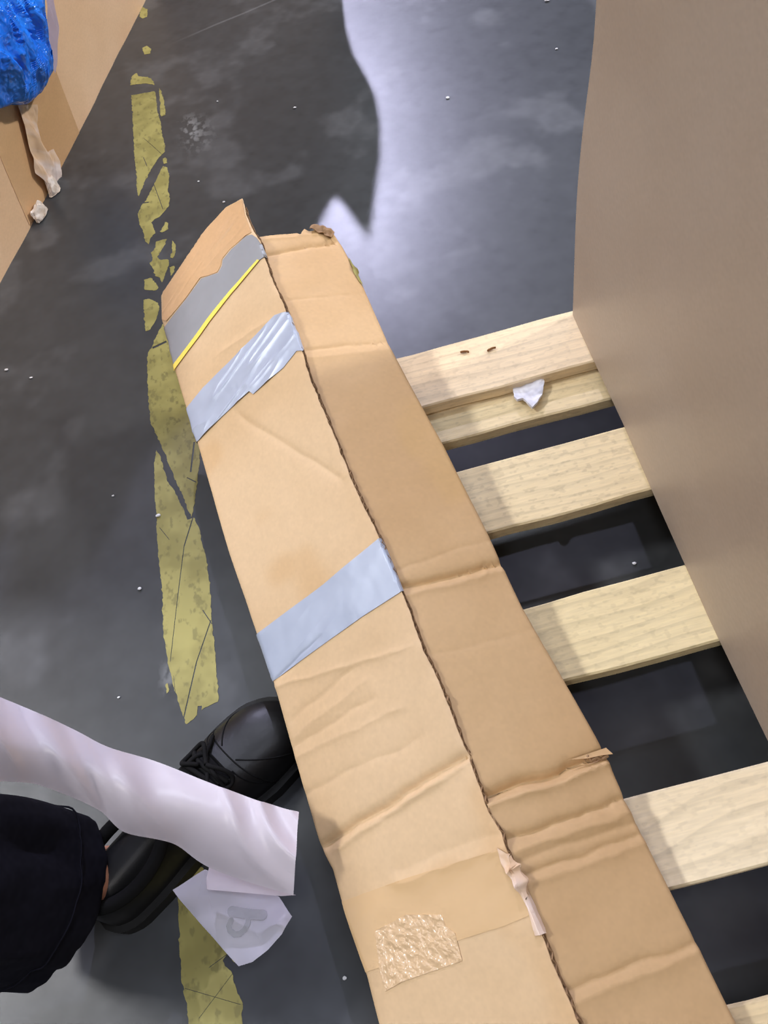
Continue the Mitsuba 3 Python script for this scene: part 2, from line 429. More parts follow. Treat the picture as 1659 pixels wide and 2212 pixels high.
cL = creases([((1000, 1632), (702, 1825), -0.0042, 0.0055), ((985, 1660), (740, 1822), 0.0022, 0.006), ((1085, 1832), (860, 1905), 0.0014, 0.014), ((1075, 1800), (860, 1880), -0.0012, 0.014),
              ((880, 1400), (600, 1482), 0.0012, 0.006), ((760, 1440), (635, 1555), -0.0013, 0.006), ((790, 1475), (640, 1585), 0.0010, 0.006), ((800, 1510), (640, 1612), -0.0013, 0.007),
              ((860, 1530), (645, 1632), 0.0010, 0.006), ((900, 1600), (660, 1712), -0.0010, 0.007), ((690, 1380), (590, 1478), -0.0016, 0.005), ((1010, 1650), (760, 1800), 0.0015, 0.004),
              ((730, 1030), (520, 900), -0.0018, 0.016), ((660, 640), (480, 760), 0.0012, 0.010)], ab_left)
cR = creases([((570, 548), (722, 520), -0.0032, 0.006), ((565, 520), (720, 500), 0.0015, 0.006), ((622, 648), (792, 630), -0.0009, 0.005), ((652, 757), (842, 737), -0.0020, 0.006), ((652, 775), (845, 757), 0.0012, 0.010),
              ((866, 1270), (1088, 1213), -0.0042, 0.005), ((850, 1230), (1066, 1165), -0.0009, 0.006), ((866, 1290), (1092, 1232), 0.0016, 0.007), ((930, 1420), (1180, 1350), -0.0006, 0.008),
              ((1052, 1722), (1312, 1632), -0.0062, 0.006), ((1060, 1742), (1316, 1650), 0.0030, 0.006), ((1098, 1815), (1362, 1720), -0.0030, 0.0055), ((1110, 1840), (1372, 1750), 0.0014, 0.006),
              ((1122, 1858), (1380, 1772), -0.0016, 0.007), ((1142, 1888), (1385, 1800), -0.0024, 0.006), ((1150, 1910), (1400, 1820), 0.0014, 0.008), ((1215, 2150), (1505, 2032), -0.0022, 0.006), ((1225, 2170), (1515, 2052), 0.0014, 0.008)], ab_right)


def height(a, b, cs, seed):
    h = (meshkit.fbm(np.stack([a * 9, b * 9, a * 0], -1), 3, seed) - 0.5) * 0.0045 + (meshkit.fbm(np.stack([a * 38, b * 16, a * 0 + 3], -1), 2, seed + 5) - 0.5) * 0.0012
    for k, (A, B, amp, wid) in enumerate(cs):
        t = (b - A[1]) / (B[1] - A[1] + 1e-9)
        ac = A[0] + (B[0] - A[0]) * np.clip(t, -0.3, 1.3)
        ac = ac + (meshkit.noise(np.stack([b * 26, b * 0 + k, b * 0], -1), k) - 0.5) * 0.004 + (meshkit.noise(np.stack([b * 70, b * 0 + k, b * 0], -1), k + 3) - 0.5) * 0.003
        fade = smooth01((t + 0.12) / 0.15) * smooth01((1.12 - t) / 0.15)
        d = (a - ac) / (wid * (0.6 if abs(amp) < 0.0025 else 0.85))
        h = h + (1.3 if abs(amp) < 0.0025 else 1.8) * amp * fade * np.exp(-np.abs(d) ** 1.15)
    return h


def left_h(a, b):
    h = height(a, b, cL, 2)
    # the flap's far end lifts a little
    return h


def right_h(a, b):
    return height(a, b, cR, 9) + 0.0


def fold(P, N, over, rad=0.006, ang=1.45):
    """over > 0: distance past the panel's edge, bent down round a small radius."""
    return P


def left_map(ab, off=0.0):
    a, b = ab[:, 0], ab[:, 1]
    be, br = np.interp(a, eL[:, 0], eL[:, 1]), np.interp(a, rL[:, 0], rL[:, 1])
    rad = 0.005
    over = np.maximum(b - (be - rad), 0)
    th = np.minimum(over / rad, 1.35)
    rest = np.maximum(over - rad * 1.35, 0)
    bb = np.minimum(b, be - rad)
    d_b = rad * np.sin(th) + rest * math.cos(1.35)
    d_n = -rad * (1 - np.cos(th)) - rest * math.sin(1.35)
    # past the cut edge on the ridge side: straight down its face
    ov2 = np.maximum(br - b, 0)
    bb = np.maximum(bb, br)
    h = left_h(a, np.clip(b, br, be)) * np.exp(-over / 0.01)
    N = LN[None] * np.cos(th)[:, None] + LB[None] * np.sin(th)[:, None]
    N = np.where((ov2 > 0.0005)[:, None], -LB[None], N)
    P = P0 + a[:, None] * DA + (bb + d_b)[:, None] * LB + (h + d_n - ov2)[:, None] * LN + N * off
    return P, N


def right_map(ab, off=0.0):
    a, b = ab[:, 0], ab[:, 1]
    be = np.interp(a, eR[:, 0], eR[:, 1])
    rad = 0.005
    over = np.maximum(b - (be - rad), 0)
    th = np.minimum(over / rad, 1.3)
    rest = np.maximum(over - rad * 1.3, 0)
    bb = np.minimum(b, be - rad)
    d_b = rad * np.sin(th) + rest * math.cos(1.3)
    d_n = -rad * (1 - np.cos(th)) - rest * math.sin(1.3)
    h = right_h(a, np.minimum(b, be)) * np.exp(-over / 0.01)
    N = RN[None] * np.cos(th)[:, None] + RB[None] * np.sin(th)[:, None]
    return PR + a[:, None] * DA + (bb + d_b)[:, None] * RB + (h + d_n)[:, None] * RN + N * off, N


# left flap outline at its far end: from the tip down the torn slope to the left edge
tipL = [ab_left(*q) for q in ((525, 428), (512, 436), (490, 447), (455, 483), (440, 500), (410, 535), (380, 572), (360, 605), (346, 640))]
tipL = np.array(tipL)
NA, NB = 620, 64
bfrac = np.linspace(0, 1, NB)
# columns run across the panel from the ridge; each column ends at the torn far end or at the near end
def left_far(b):
    o = np.argsort(tipL[:, 1])
    return np.interp(b, tipL[o, 1], tipL[o, 0])


aa = np.linspace(0, 1, NA)
S, Tt = np.meshgrid(aa, bfrac, indexing='ij')
amax_left = tipL[-1, 0]
Agrid, Bgrid = np.zeros_like(S), np.zeros_like(S)
LIP = 0.016
for it in range(NB):
    t = bfrac[it]
    # walk: the line of constant t meets the far outline
    cand = np.linspace(AMIN, 1.2, 3000)
    be, br = np.interp(cand, eL[:, 0], eL[:, 1]), np.interp(cand, rL[:, 0], rL[:, 1])
    bc = br + t * (be + LIP - br)
    inside = cand <= left_far(np.minimum(bc, tipL[:, 1].max()))
    amax = cand[np.nonzero(inside)[0].max()]
    al = AMIN + (amax - AMIN) * aa
    Agrid[:, it] = al
    Bgrid[:, it] = np.interp(al, rL[:, 0], rL[:, 1]) * (1 - t) + t * (np.interp(al, eL[:, 0], eL[:, 1]) + LIP)
rag = (meshkit.noise(np.stack([Agrid[:, 0] * 60, Agrid[:, 0] * 0, Agrid[:, 0] * 0], -1), 4) - 0.5) * 0.0022 + (meshkit.noise(np.stack([Agrid[:, 0] * 240, Agrid[:, 0] * 0, Agrid[:, 0] * 0], -1), 5) - 0.5) * 0.0012
Bgrid[:, 0] += rag
Bgrid[:, 1] += rag * 0.5
Pl, Nl = left_map(np.column_stack([Agrid.ravel(), Bgrid.ravel()]))
# the cut edge keeps its place: do not fold at the ridge
Pl = Pl.reshape(NA, NB, 3)
Nl = Nl.reshape(NA, NB, 3)
Nl[:, :2] = LN
add('long_carton__left_flap', grid_sheet(Pl, 0.0012, Nl), 'm_card_left', smooth=50)

# right panel
NA2 = 620
farR = np.array([ab_right(*q) for q in ((560, 512), (600, 506), (640, 503), (680, 492), (700, 497), (722, 507))])
AgR, BgR = np.zeros((NA2, NB)), np.zeros((NA2, NB))
for it in range(NB):
    t = bfrac[it]
    cand = np.linspace(AMIN, 1.2, 3000)
    b0 = cand * 0 - 0.001
    be = np.interp(cand, eR[:, 0], eR[:, 1]) + 0.018
    bc = b0 + t * (be - b0)
    o = np.argsort(farR[:, 1])
    inside = cand <= np.interp(bc, farR[o, 1], farR[o, 0])
    amax = cand[np.nonzero(inside)[0].max()] + (meshkit.noise(np.array([[t * 30, 0, 0]]), 6)[0] - 0.5) * 0.012 * (t > 0.5)
    al = AMIN + (amax - AMIN) * np.linspace(0, 1, NA2)
    AgR[:, it] = al
    BgR[:, it] = -0.001 + t * (np.interp(al, eR[:, 0], eR[:, 1]) + 0.018 + 0.001)
Prr, Nrr = right_map(np.column_stack([AgR.ravel(), BgR.ravel()]))
add('long_carton__right_panel', grid_sheet(Prr.reshape(NA2, NB, 3)[:, ::-1], 0.003, Nrr.reshape(NA2, NB, 3)[:, ::-1]), 'm_card_right_shaded', smooth=50)

# corrugated cut edge of the double-wall flap: lower liner and the wavy core
al = np.linspace(AMIN, rL[-1, 0] - 0.015, 2400)
br = np.interp(al, rL[:, 0], rL[:, 1])
hL = left_h(al, br)
thL = TL - 0.0012


def edge_strip(b0, b1, lo, hi):
    """solid strip under the flap from br+b0 to br+b1, between depths lo..hi (arrays)"""
    def row(b, h):
        return P0 + al[:, None] * DA + (br + b)[:, None] * LB + (left_h(al, br + b) - h)[:, None] * LN
    Pg = np.stack([row(b0, lo), row(b1, lo)], 1)
    Qg = np.stack([row(b0, hi), row(b1, hi)], 1)
    n = len(al)
    v = np.concatenate([Pg.reshape(-1, 3), Qg.reshape(-1, 3)])
    i = np.arange(n * 2).reshape(n, 2)
    a, b, c, d = i[:-1, 0], i[1:, 0], i[1:, 1], i[:-1, 1]
    o = n * 2
    F = [np.stack([a, b, c], -1), np.stack([a, c, d], -1), np.stack([a + o, c + o, b + o], -1), np.stack([a + o, d + o, c + o], -1),
         np.stack([a, a + o, b + o], -1), np.stack([a, b + o, b], -1), np.stack([d, c, c + o], -1), np.stack([d, c + o, d + o], -1)]
    return tm(v, np.concatenate(F))


ph = al / 0.0095 * 2 * math.pi + 1.5 * (meshkit.noise(np.stack([al * 12, al * 0, al * 0], -1), 8))
crush = 0.55 + 0.45 * meshkit.noise(np.stack([al * 9, al * 0 + 2, al * 0], -1), 12)
jag = (meshkit.noise(np.stack([al * 170, al * 0 + 4, al * 0], -1), 14) - 0.5) * 0.003
wave = 0.0011 + 0.0042 * np.abs(((ph / (2 * math.pi)) % 1.0) * 2 - 1)
add('long_carton__corrugated_core', edge_strip(jag - 0.0006, 0.007 + 0 * al, wave - 0.0003, wave + 0.0006), 'm_card_flute', smooth=40)
add('long_carton__inner_liner', edge_strip(jag * 0.6 - 0.0004, 0.010 + 0 * al, TL - 0.0012 + 0 * al, TL - 0.0001 + 0 * al), 'm_card_dark')

# torn flutes where the right panel's crease meets its edge
zig = np.array([ab_right(*q) for q in ((1262, 1640), (1268, 1634), (1278, 1642), (1288, 1636), (1300, 1640), (1312, 1632))])
add('long_carton__torn_flute', tube(np.array([PR + q[0] * DA + q[1] * RB + (0.001 if k % 2 else -0.001) * RN for k, q in enumerate(zig)]), 0.0022, 6), 'm_card_flute')
flapq = np.array([ab_right(*q) for q in ((1230, 1642), (1308, 1616), (1320, 1632), (1296, 1634), (1268, 1640))])
add('long_carton__torn_liner', poly_sheet(sg.Polygon(flapq), lambda ab: (PR + ab[:, :1] * DA + ab[:, 1:] * RB + (0.0015 + 0.004 * smooth01((flapq[:, 0].max() - ab[:, :1]) / 0.012)) * RN, np.tile(RN, (len(ab), 1))), 0.0008, 0.003), 'm_card_right_shaded')
for k, px in enumerate(([(668, 500), (672, 490), (690, 491), (704, 498), (700, 510)], [(696, 508), (700, 497), (716, 500), (722, 508), (712, 518)])):
    pl_ = sg.Polygon([ab_right(*q) for q in px]).buffer(0)
    add('long_carton__torn_corner', poly_sheet(pl_, lambda ab: (PR + ab[:, :1] * DA + ab[:, 1:] * RB + (0.001 + 0.009 * meshkit.fbm(np.column_stack([ab * 110, ab[:, :1] * 0 + k]), 2, 60 + k)[:, None]) * RN, np.tile(RN, (len(ab), 1))), 0.001, 0.002), 'm_card_dark', smooth=30)

# closed body below the two panels
secs = []
for a_ in np.linspace(AMIN, min(farR[:, 0].max(), tipL[-1, 0]) - 0.02, 40):
    eb, er = np.interp(a_, eL[:, 0], eL[:, 1]), np.interp(a_, eR[:, 0], eR[:, 1])
    c = P0 + a_ * DA
    r_ = PR + a_ * DA
    secs.append([c - LN * 0.024, r_ + RB * (er - 0.010) - RN * 0.013, r_ + RB * (er - 0.012) - RN * 0.022, c + LB * (eb - 0.03) - LN * 0.032, c + LB * (eb - 0.012) - LN * 0.012])
secs = np.array(secs)
m_, n_ = secs.shape[:2]
idx = np.arange(m_ * n_).reshape(m_, n_)
a, b = idx[:-1], idx[1:]
f = np.concatenate([np.stack([a, np.roll(a, -1, 1), np.roll(b, -1, 1)], -1).reshape(-1, 3), np.stack([a, np.roll(b, -1, 1), b], -1).reshape(-1, 3)])
cap = [[idx[-1, 0], idx[-1, k], idx[-1, k + 1]] for k in range(1, n_ - 1)] + [[idx[0, 0], idx[0, k + 1], idx[0, k]] for k in range(1, n_ - 1)]
add('long_carton__body', tm(secs.reshape(-1, 3), np.concatenate([f, np.array(cap)])), 'm_card_dark')
tag('long_carton', 'long narrow brown carton patched with silver tape, lying across the left side of the pallet', 'carton')


def left_poly(px):
    return sg.Polygon([ab_left(*q) for q in px]).buffer(0)


def tape(key, px, mat, off, wr=0.0, seed=0, thick=0.0003, step=0.005, over=0.0, label=None, right=False):
    fn, mp = (ab_right, right_map) if right else (ab_left, left_map)
    poly = sg.Polygon([fn(*q) for q in px]).buffer(0)

    def mapf(ab):
        P, N = mp(ab, off)
        w = (1 - np.abs(2 * meshkit.fbm(np.stack([ab[:, 0] * 45 + ab[:, 1] * 12, ab[:, 1] * 8, ab[:, 0] * 0], -1), 2, seed) - 1)) ** 5 * wr
        return P + N * np.maximum(w, 0)[:, None], N
    return add('long_carton__' + key, poly_sheet(poly, mapf, thick, step), mat, label, smooth=45)


# first silver tape with the yellow strip along its lower edge
tape('duct_tape', [(546, 508), (556, 515), (578, 548), (574, 553), (561, 562), (500, 630), (450, 695), (405, 755), (376, 797), (360, 770), (352, 712), (362, 698), (400, 650), (436, 603), (448, 598), (472, 590), (480, 575), (482, 562), (500, 540), (535, 511)],
     'm_duct_grey', 0.0009, 0.0006, 3, label='flat grey silver tape nearest the far end')
tape('yellow_strip', [(557, 561), (561, 563), (502, 633), (452, 699), (407, 759), (377, 801), (373, 791), (402, 752), (447, 692), (498, 627)], 'm_yellow_strip', 0.0018, 0.0, label='thin yellow strip along the first silver tape')
tape('duct_tape', [(596, 682), (622, 674), (634, 690), (655, 745), (652, 757), (640, 758), (612, 795), (548, 852), (540, 846), (480, 900), (428, 952), (418, 958), (398, 890), (440, 838), (520, 760)], 'm_duct', 0.0009, 0.0018, 11, step=0.003,
     label='creased silver tape in the middle of the far half')
tape('duct_tape', [(822, 1160), (832, 1164), (872, 1272), (864, 1280), (780, 1335), (585, 1474), (575, 1462), (545, 1378), (700, 1262)], 'm_duct', 0.0009, 0.0003, 17, step=0.004, label='broad smooth silver tape, nearest to the person')
# brown packing tape on the far tip
tape('packing_tape', [(524, 432), (512, 438), (490, 449), (455, 485), (440, 503), (410, 538), (380, 575), (352, 630), (350, 690), (360, 694), (400, 646), (434, 600), (448, 596), (470, 588), (478, 572), (480, 560), (498, 538), (533, 510), (545, 503), (530, 465)],
     'm_pack_tape', 0.0006, 0.0010, 23, label='brown packing tape on the torn far tip')
# a broad band of clear tape that turns the board amber, and its crumpled shiny part
principled('m_tape_amber', rgb(199, 166, 122), 0.36, 0.5)
principled('m_tape_end', proc(lambda p, n, uv: mix(rgb(196, 176, 152), rgb(226, 220, 216), fbm(p.x * 90, p.y * 90, p.z * 90, octaves=2))), 0.15, 0.7, clearcoat=0.6)
tape('amber_tape', [(738, 1948), (800, 1925), (880, 1896), (990, 1862), (1084, 1834), (1120, 1905), (1150, 1975), (1090, 2000), (1000, 2028), (900, 2062), (790, 2100), (768, 2040)], 'm_tape_amber', 0.0005, 0.0002, 29, label='broad amber band of clear tape')
# clear crumpled packing tape near the person's end
tape('clear_tape', [(812, 2010), (880, 1975), (955, 1975), (965, 2000), (985, 2015), (1000, 2075), (870, 2120), (835, 2140), (822, 2090)], 'm_film_clear', 0.0009, 0.0003, 31, step=0.004, label='shiny crumpled clear tape')
tape('clear_tape', [(1078, 1830), (1100, 1845), (1130, 1900), (1160, 1955), (1178, 2005), (1176, 2018), (1158, 2020), (1140, 1960), (1110, 1900), (1085, 1865)], 'm_film_cloudy', 0.002, 0.006, 37, thick=0, step=0.003, label='strip of clear tape loose on the open edge')
tape('tape_scrap', [(752, 560), (760, 556), (772, 580), (784, 598), (786, 618), (776, 610), (762, 588)], 'm_floor_tape', 0.0015, 0.004, 41, step=0.002, label='scrap of yellowish tape on the right edge', right=True)

# ------------------------------------------------------------------ yellow floor tape, torn into pieces
pieces = [
    [(284, 206), (300, 203), (334, 197), (338, 215), (340, 240), (347, 262), (350, 290), (357, 316), (356, 328), (343, 340), (330, 360), (316, 385), (300, 424), (296, 415), (294, 370), (290, 335), (288, 290), (286, 245)],
    [(306, 444), (320, 425), (338, 388), (352, 358), (362, 362), (366, 380), (363, 410), (367, 430), (364, 446), (356, 455), (345, 468), (333, 475), (327, 480), (332, 493), (336, 502), (326, 512), (320, 528), (313, 520), (309, 500), (300, 480), (298, 462)],
    [(281, 184), (284, 165), (294, 157), (300, 165), (320, 166), (330, 174), (334, 184), (318, 180), (296, 182)],
    [(344, 190), (348, 196), (352, 210), (358, 240), (357, 248), (350, 252), (346, 245), (345, 215)],
    [(352, 342), (358, 340), (361, 352), (352, 354)],
    [(356, 480), (362, 482), (364, 495), (350, 502), (346, 500)],
    [(338, 522), (350, 518), (360, 516), (357, 526), (349, 540), (340, 555), (345, 562), (362, 560), (366, 570), (358, 590), (350, 610), (344, 600), (336, 596), (324, 568), (330, 560), (327, 545), (336, 535)],
    [(372, 520), (378, 526), (380, 545), (374, 558), (368, 556), (371, 540)],
    [(366, 578), (376, 574), (376, 588), (370, 596)],
    [(312, 604), (326, 600), (336, 610), (342, 622), (336, 628), (312, 626)],
    [(310, 648), (322, 645), (336, 650), (345, 665), (338, 690), (324, 712), (316, 716), (312, 690)],
    [(330, 745), (340, 720), (352, 700), (368, 700), (380, 760), (420, 900), (432, 960), (432, 985), (427, 1040), (420, 1085), (414, 1117), (404, 1095), (372, 1020), (350, 965), (326, 915), (319, 850), (318, 770), (322, 760)],
    [(337, 972), (346, 985), (362, 1040), (380, 1065), (396, 1100), (406, 1122), (420, 1118), (430, 1140), (446, 1210), (455, 1280), (457, 1335), (464, 1400), (470, 1470), (472, 1515), (440, 1530), (404, 1566), (395, 1545), (375, 1480), (364, 1435), (353, 1370), (351, 1320), (352, 1300), (346, 1240), (341, 1180), (338, 1120), (334, 1060), (333, 1010)],
    [(384, 1935), (384, 1900), (420, 1860), (470, 1905), (505, 1990), (518, 2085), (505, 2080), (492, 2060), (480, 2075), (500, 2100), (512, 2140), (524, 2160), (522, 2230), (540, 2350), (425, 2350), (412, 2230), (404, 2170), (393, 2120), (388, 2050)],
    [(358, 1480), (362, 1474), (365, 1490), (362, 1500)],
    [(303, 10), (318, 20), (318, 36), (308, 40), (302, 36)],
    [(307, 104), (318, 98), (326, 106), (324, 116), (312, 118)],
]
cuts = [((426, 1090), (398, 1180), 2.2), ((398, 1180), (384, 1290), 1.4), ((384, 1290), (368, 1430), 1.2), ((456, 1340), (425, 1430), 2.0), ((425, 1430), (395, 1560), 2.2), ((438, 1318), (458, 1348), 1.5),
        ((312, 300), (348, 332), 0.8), ((325, 378), (352, 452), 1.0), ((303, 440), (322, 437), 3.0), ((330, 752), (360, 738), 5.0), ((412, 1020), (420, 955), 3.2), ((404, 1032), (424, 1042), 2.0), ((452, 2090), (520, 2040), 1.0),
        ((432, 1525), (430, 1545), 8.0), ((345, 1140), (366, 1166), 1.0), ((310, 340), (318, 360), 1.0), ((400, 2135), (520, 2170), 0.7), ((375, 1460), (383, 1530), 0.8), ((430, 2200), (505, 2100), 0.8)]
cutg = shapely.ops.unary_union([sg.LineString([at(*p, 0)[:2], at(*q, 0)[:2]]).buffer(w * 0.55 * np.linalg.norm(at(*p, 0) - EYE) / FPX, cap_style=2) for p, q, w in cuts])


def ragged(poly, seed, amp=0.0022):
    """roughen a torn outline"""
    L = poly.exterior.length
    n = max(12, int(L / 0.003))
    out = []
    c = np.array(poly.centroid.coords[0])
    for i in range(n):
        p = np.array(poly.exterior.interpolate(i / n, normalized=True).coords[0])
        w = meshkit.fbm(np.array([[p[0] * 180, p[1] * 180, seed]]), 3, seed)[0] - 0.5
        d = p - c
        d /= np.linalg.norm(d) + 1e-9
        out.append(p + np.array([np.sign(d[0]) * w * 2 * amp, w * amp]))
    return sg.Polygon(out).buffer(0)


for i, px in enumerate(pieces):
    poly = sg.Polygon([at(*q, 0.0004)[:2] for q in px]).buffer(0)
    poly = ragged(poly, i + 1, 0.0024 if i in (0, 1, 11, 12, 13) else 0.003).difference(cutg)
    parts = [g for g in getattr(poly, 'geoms', [poly]) if g.area > 2e-6]
    m = trimesh.util.concatenate([trimesh.creation.extrude_polygon(g, 0.0005, engine='earcut') for g in parts])
    m.apply_translation([0, 0, 0.0001])
    add('floor_marking__tape_piece', m, 'm_floor_tape')
tag('floor_marking', 'worn and torn yellow marking tape stuck in a line along the dark floor', 'floor tape')

# ------------------------------------------------------------------ big carton at the left with its packing tape
LC0, LC1 = np.array([-0.278, 2.585, 0.0]), np.array([-0.661, 1.441, 0.0])
LD = (LC0 - LC1) / np.linalg.norm(LC0 - LC1)
LFN = np.array([LD[1], -LD[0], 0])           # its face looks towards the pallet
LORG = LC1


def lc(s, z, off=0.0):
    s, z = np.asarray(s, float), np.asarray(z, float)
    return LORG + s[..., None] * LD + z[..., None] * np.array([0, 0, 1]) + np.asarray(off)[..., None] * LFN


def lc_st(x, y, off=0.0):
    p = on_plane(x, y, LORG + LFN * off, LFN) - LORG
    return np.array([p @ LD, p[2]])


s_ = np.concatenate([np.linspace(-0.75, 1.30, 90)])
z_ = np.linspace(0.0, 0.86, 24)
S, Z = np.meshgrid(s_, z_, indexing='ij')
dent = (meshkit.fbm(np.stack([S * 3, Z * 3, S * 0], -1), 3, 21) - 0.5) * 0.012
face = lc(S, Z, dent - 0.006)
back = lc(S, Z, dent * 0 - 0.75)
P = np.concatenate([face, back[::-1]], 0)
nr, nz = P.shape[:2]
idx = np.arange(nr * nz).reshape(nr, nz).T
a, b = idx[:-1], idx[1:]
f = np.concatenate([np.stack([a, np.roll(a, -1, 1), np.roll(b, -1, 1)], -1).reshape(-1, 3), np.stack([a, np.roll(b, -1, 1), b], -1).reshape(-1, 3)])
h = nr // 2
cap = []
for k in range(h - 1):
    for lev, fl in ((0, False), (nz - 1, True)):
        q = [idx[lev, k], idx[lev, k + 1], idx[lev, nr - 2 - k], idx[lev, nr - 1 - k]]
        t1, t2 = [q[0], q[1], q[2]], [q[0], q[2], q[3]]
        cap += [t1[::-1], t2[::-1]] if not fl else [t1, t2]
add('big_carton__body', tm(P.reshape(-1, 3), np.concatenate([f, np.array(cap)])), 'm_box_left', smooth=35)
tag('big_carton', 'big orange-brown carton standing on the floor behind the blue bag', 'carton')


def lc_sheet(key, px, mat, off, wr, seed, thick=0.0004, step=0.012, label=None, extra=None, mirror=False):
    poly = sg.Polygon([lc_st(*q) for q in px] + (extra or [])).buffer(0)

    def mapf(st):
        w = np.maximum(meshkit.fbm(np.stack([st[:, 0] * 22, st[:, 1] * 9, st[:, 0] * 0], -1), 3, seed) - 0.3, 0) * wr
        d = (meshkit.fbm(np.stack([st[:, 0] * 3, st[:, 1] * 3, st[:, 0] * 0], -1), 3, 21) - 0.5) * 0.012 - 0.006
        P = lc(st[:, 0], st[:, 1], d + off + w)
        return P, np.tile(LFN, (len(P), 1))
    return add('big_carton__' + key, poly_sheet(poly, mapf, thick, step), mat, label, smooth=45)


A0, A1, B0, B1 = lc_st(128, 165), lc_st(176, 292), lc_st(8, 330), lc_st(66, 487)
lc_sheet('packing_tape', [(112, 120), (176, 292), (150, 345), (128, 385), (100, 430), (66, 487), (8, 350), (-60, 180), (-60, -80), (60, -30)], 'm_pack_tape', 0.001, 0.0, 1, label='wide brown packing tape')
lc_sheet('clear_tape', [(34, 228), (76, 226), (84, 300), (92, 330), (108, 322), (118, 350), (126, 388), (105, 420), (95, 400), (70, 375), (52, 300)], 'm_film_cloudy', 0.004, 0.03, 5, thick=0, step=0.008, label='puckered strip of clear tape')


def crumple(c, size, seed, mat, key, label=None, flat=0.6, axis=None):
    m = trimesh.creation.icosphere(subdivisions=3)
    v = np.array(m.vertices)
    r = 0.6 + 0.9 * meshkit.fbm(v * 1.7 + seed, 3, seed)
    v = v * r[:, None] * np.array(size)
    M = np.stack([LD, LFN, [0, 0, 1]], 0)
    return tm(v @ M + np.array(c), m.faces[:, ::-1])


for c_, sz, sd in (((120, 416), (0.022, 0.012, 0.034), 3), ((88, 462), (0.026, 0.01, 0.024), 8)):
    p = on_plane(c_[0], c_[1], LORG + LFN * 0.012, LFN)
    m = crumple(p, sz, sd, None, None)
    v = np.array(m.vertices)
    v[:, 2] = np.maximum(v[:, 2], 0.002)
    add('big_carton__tape_end', tm(v, m.faces), 'm_tape_end', 'crumpled clear tape end at the foot')

# blue plastic bag hanging in front of the big carton
bag_px = [(-60, -60), (96, -60), (100, 0), (104, 60), (118, 120), (122, 160), (112, 180), (98, 203), (76, 224), (48, 223), (22, 232), (0, 206), (-60, 150)]
poly = sg.Polygon([lc_st(*q, 0.05) for q in bag_px]).buffer(0)
dist_ring = poly.exterior


def bag_front(st):
    d = shapely.distance(shapely.points(st), dist_ring)
    edge = np.sqrt(np.clip(d / 0.06, 0, 1))
    q = np.stack([st[:, 0] * 16, st[:, 1] * 5, st[:, 0] * 0], -1)
    rid = 1 - np.abs(2 * meshkit.fbm(q, 3, 31) - 1)
    rid2 = 1 - np.abs(2 * meshkit.fbm(q * 2.3, 3, 37) - 1)
    off = 0.03 + edge * (0.022 + 0.05 * (rid - 0.5) + 0.022 * (rid2 - 0.5))
    return lc(st[:, 0], st[:, 1], off), np.tile(LFN, (len(st), 1))


add('blue_bag', poly_sheet(poly, bag_front, 0.016, 0.007), 'm_blue', 'crumpled shiny blue plastic bag hanging against the big orange-brown carton', 'plastic bag', smooth=38)
lil = sg.Polygon([lc_st(*q, 0.04) for q in ((88, -60), (112, -60), (116, 0), (124, 60), (125, 140), (121, 158), (112, 140), (104, 70), (98, 10))]).buffer(0)
add('clear_bag', poly_sheet(lil, lambda st: (lc(st[:, 0], st[:, 1], 0.035 + 0.012 * meshkit.fbm(np.stack([st[:, 0] * 20, st[:, 1] * 6, st[:, 0] * 0], -1), 2, 3)), np.tile(LFN, (len(st), 1))), 0, 0.01), 'm_film_lilac',
    'thin see-through plastic film along the side of the blue bag', 'plastic film', smooth=True)

# ------------------------------------------------------------------ the person: one leg in view
HEEL, TOE = np.array([-0.452, 0.183]), np.array([-0.178, 0.372])
SA = (TOE - HEEL) / np.linalg.norm(TOE - HEEL)
SL = np.linalg.norm(TOE - HEEL)
SB = np.array([-SA[1], SA[0]])               # towards the outer (upper left) side of the foot


def shoe_pt(s, w, z):
    s, w = np.asarray(s, float), np.asarray(w, float)
    return np.concatenate([(HEEL + (s * SL)[..., None] * SA + w[..., None] * SB), np.asarray(z, float)[..., None]], -1)


ks = np.array([0.0, 0.03, 0.10, 0.22, 0.36, 0.5, 0.62, 0.74, 0.84, 0.92, 0.97, 1.0])
halfw = np.array([0.012, 0.027, 0.036, 0.038, 0.037, 0.042, 0.049, 0.053, 0.051, 0.041, 0.026, 0.008])
bias = np.array([0, 0, 0, 0.001, 0.003, 0.004, 0.004, 0.002, 0.0, -0.003, -0.005, -0.006])
top = np.array([0.055, 0.082, 0.095, 0.098, 0.098, 0.093, 0.083, 0.073, 0.067, 0.058, 0.046, 0.030])
sg_ = np.linspace(0, 1, 70)
hw, bi, tp = (np.interp(sg_, ks, q) for q in (halfw, bias, top))
from scipy.interpolate import PchipInterpolator
hw, bi, tp = PchipInterpolator(ks, halfw)(sg_), PchipInterpolator(ks, bias)(sg_), PchipInterpolator(ks, top)(sg_)
th = np.linspace(0, 2 * math.pi, 49)[:-1]
SOLE = 0.024


def shoe_sec(i, grow=1.0):
    c, s = np.cos(th), np.sin(th)
    w = np.sign(c) * np.abs(c) ** 0.75 * hw[i] * grow + bi[i]
    zc = SOLE - 0.004
    up = np.where(s > 0, np.abs(s) ** 0.85 * (tp[i] - zc), 0)
    z = zc + up
    return w, z


V = []
for i in range(70):
    w, z = shoe_sec(i)
    q = shoe_pt(np.full(48, sg_[i]), w, z)
    V.append(q)
V = np.array(V)
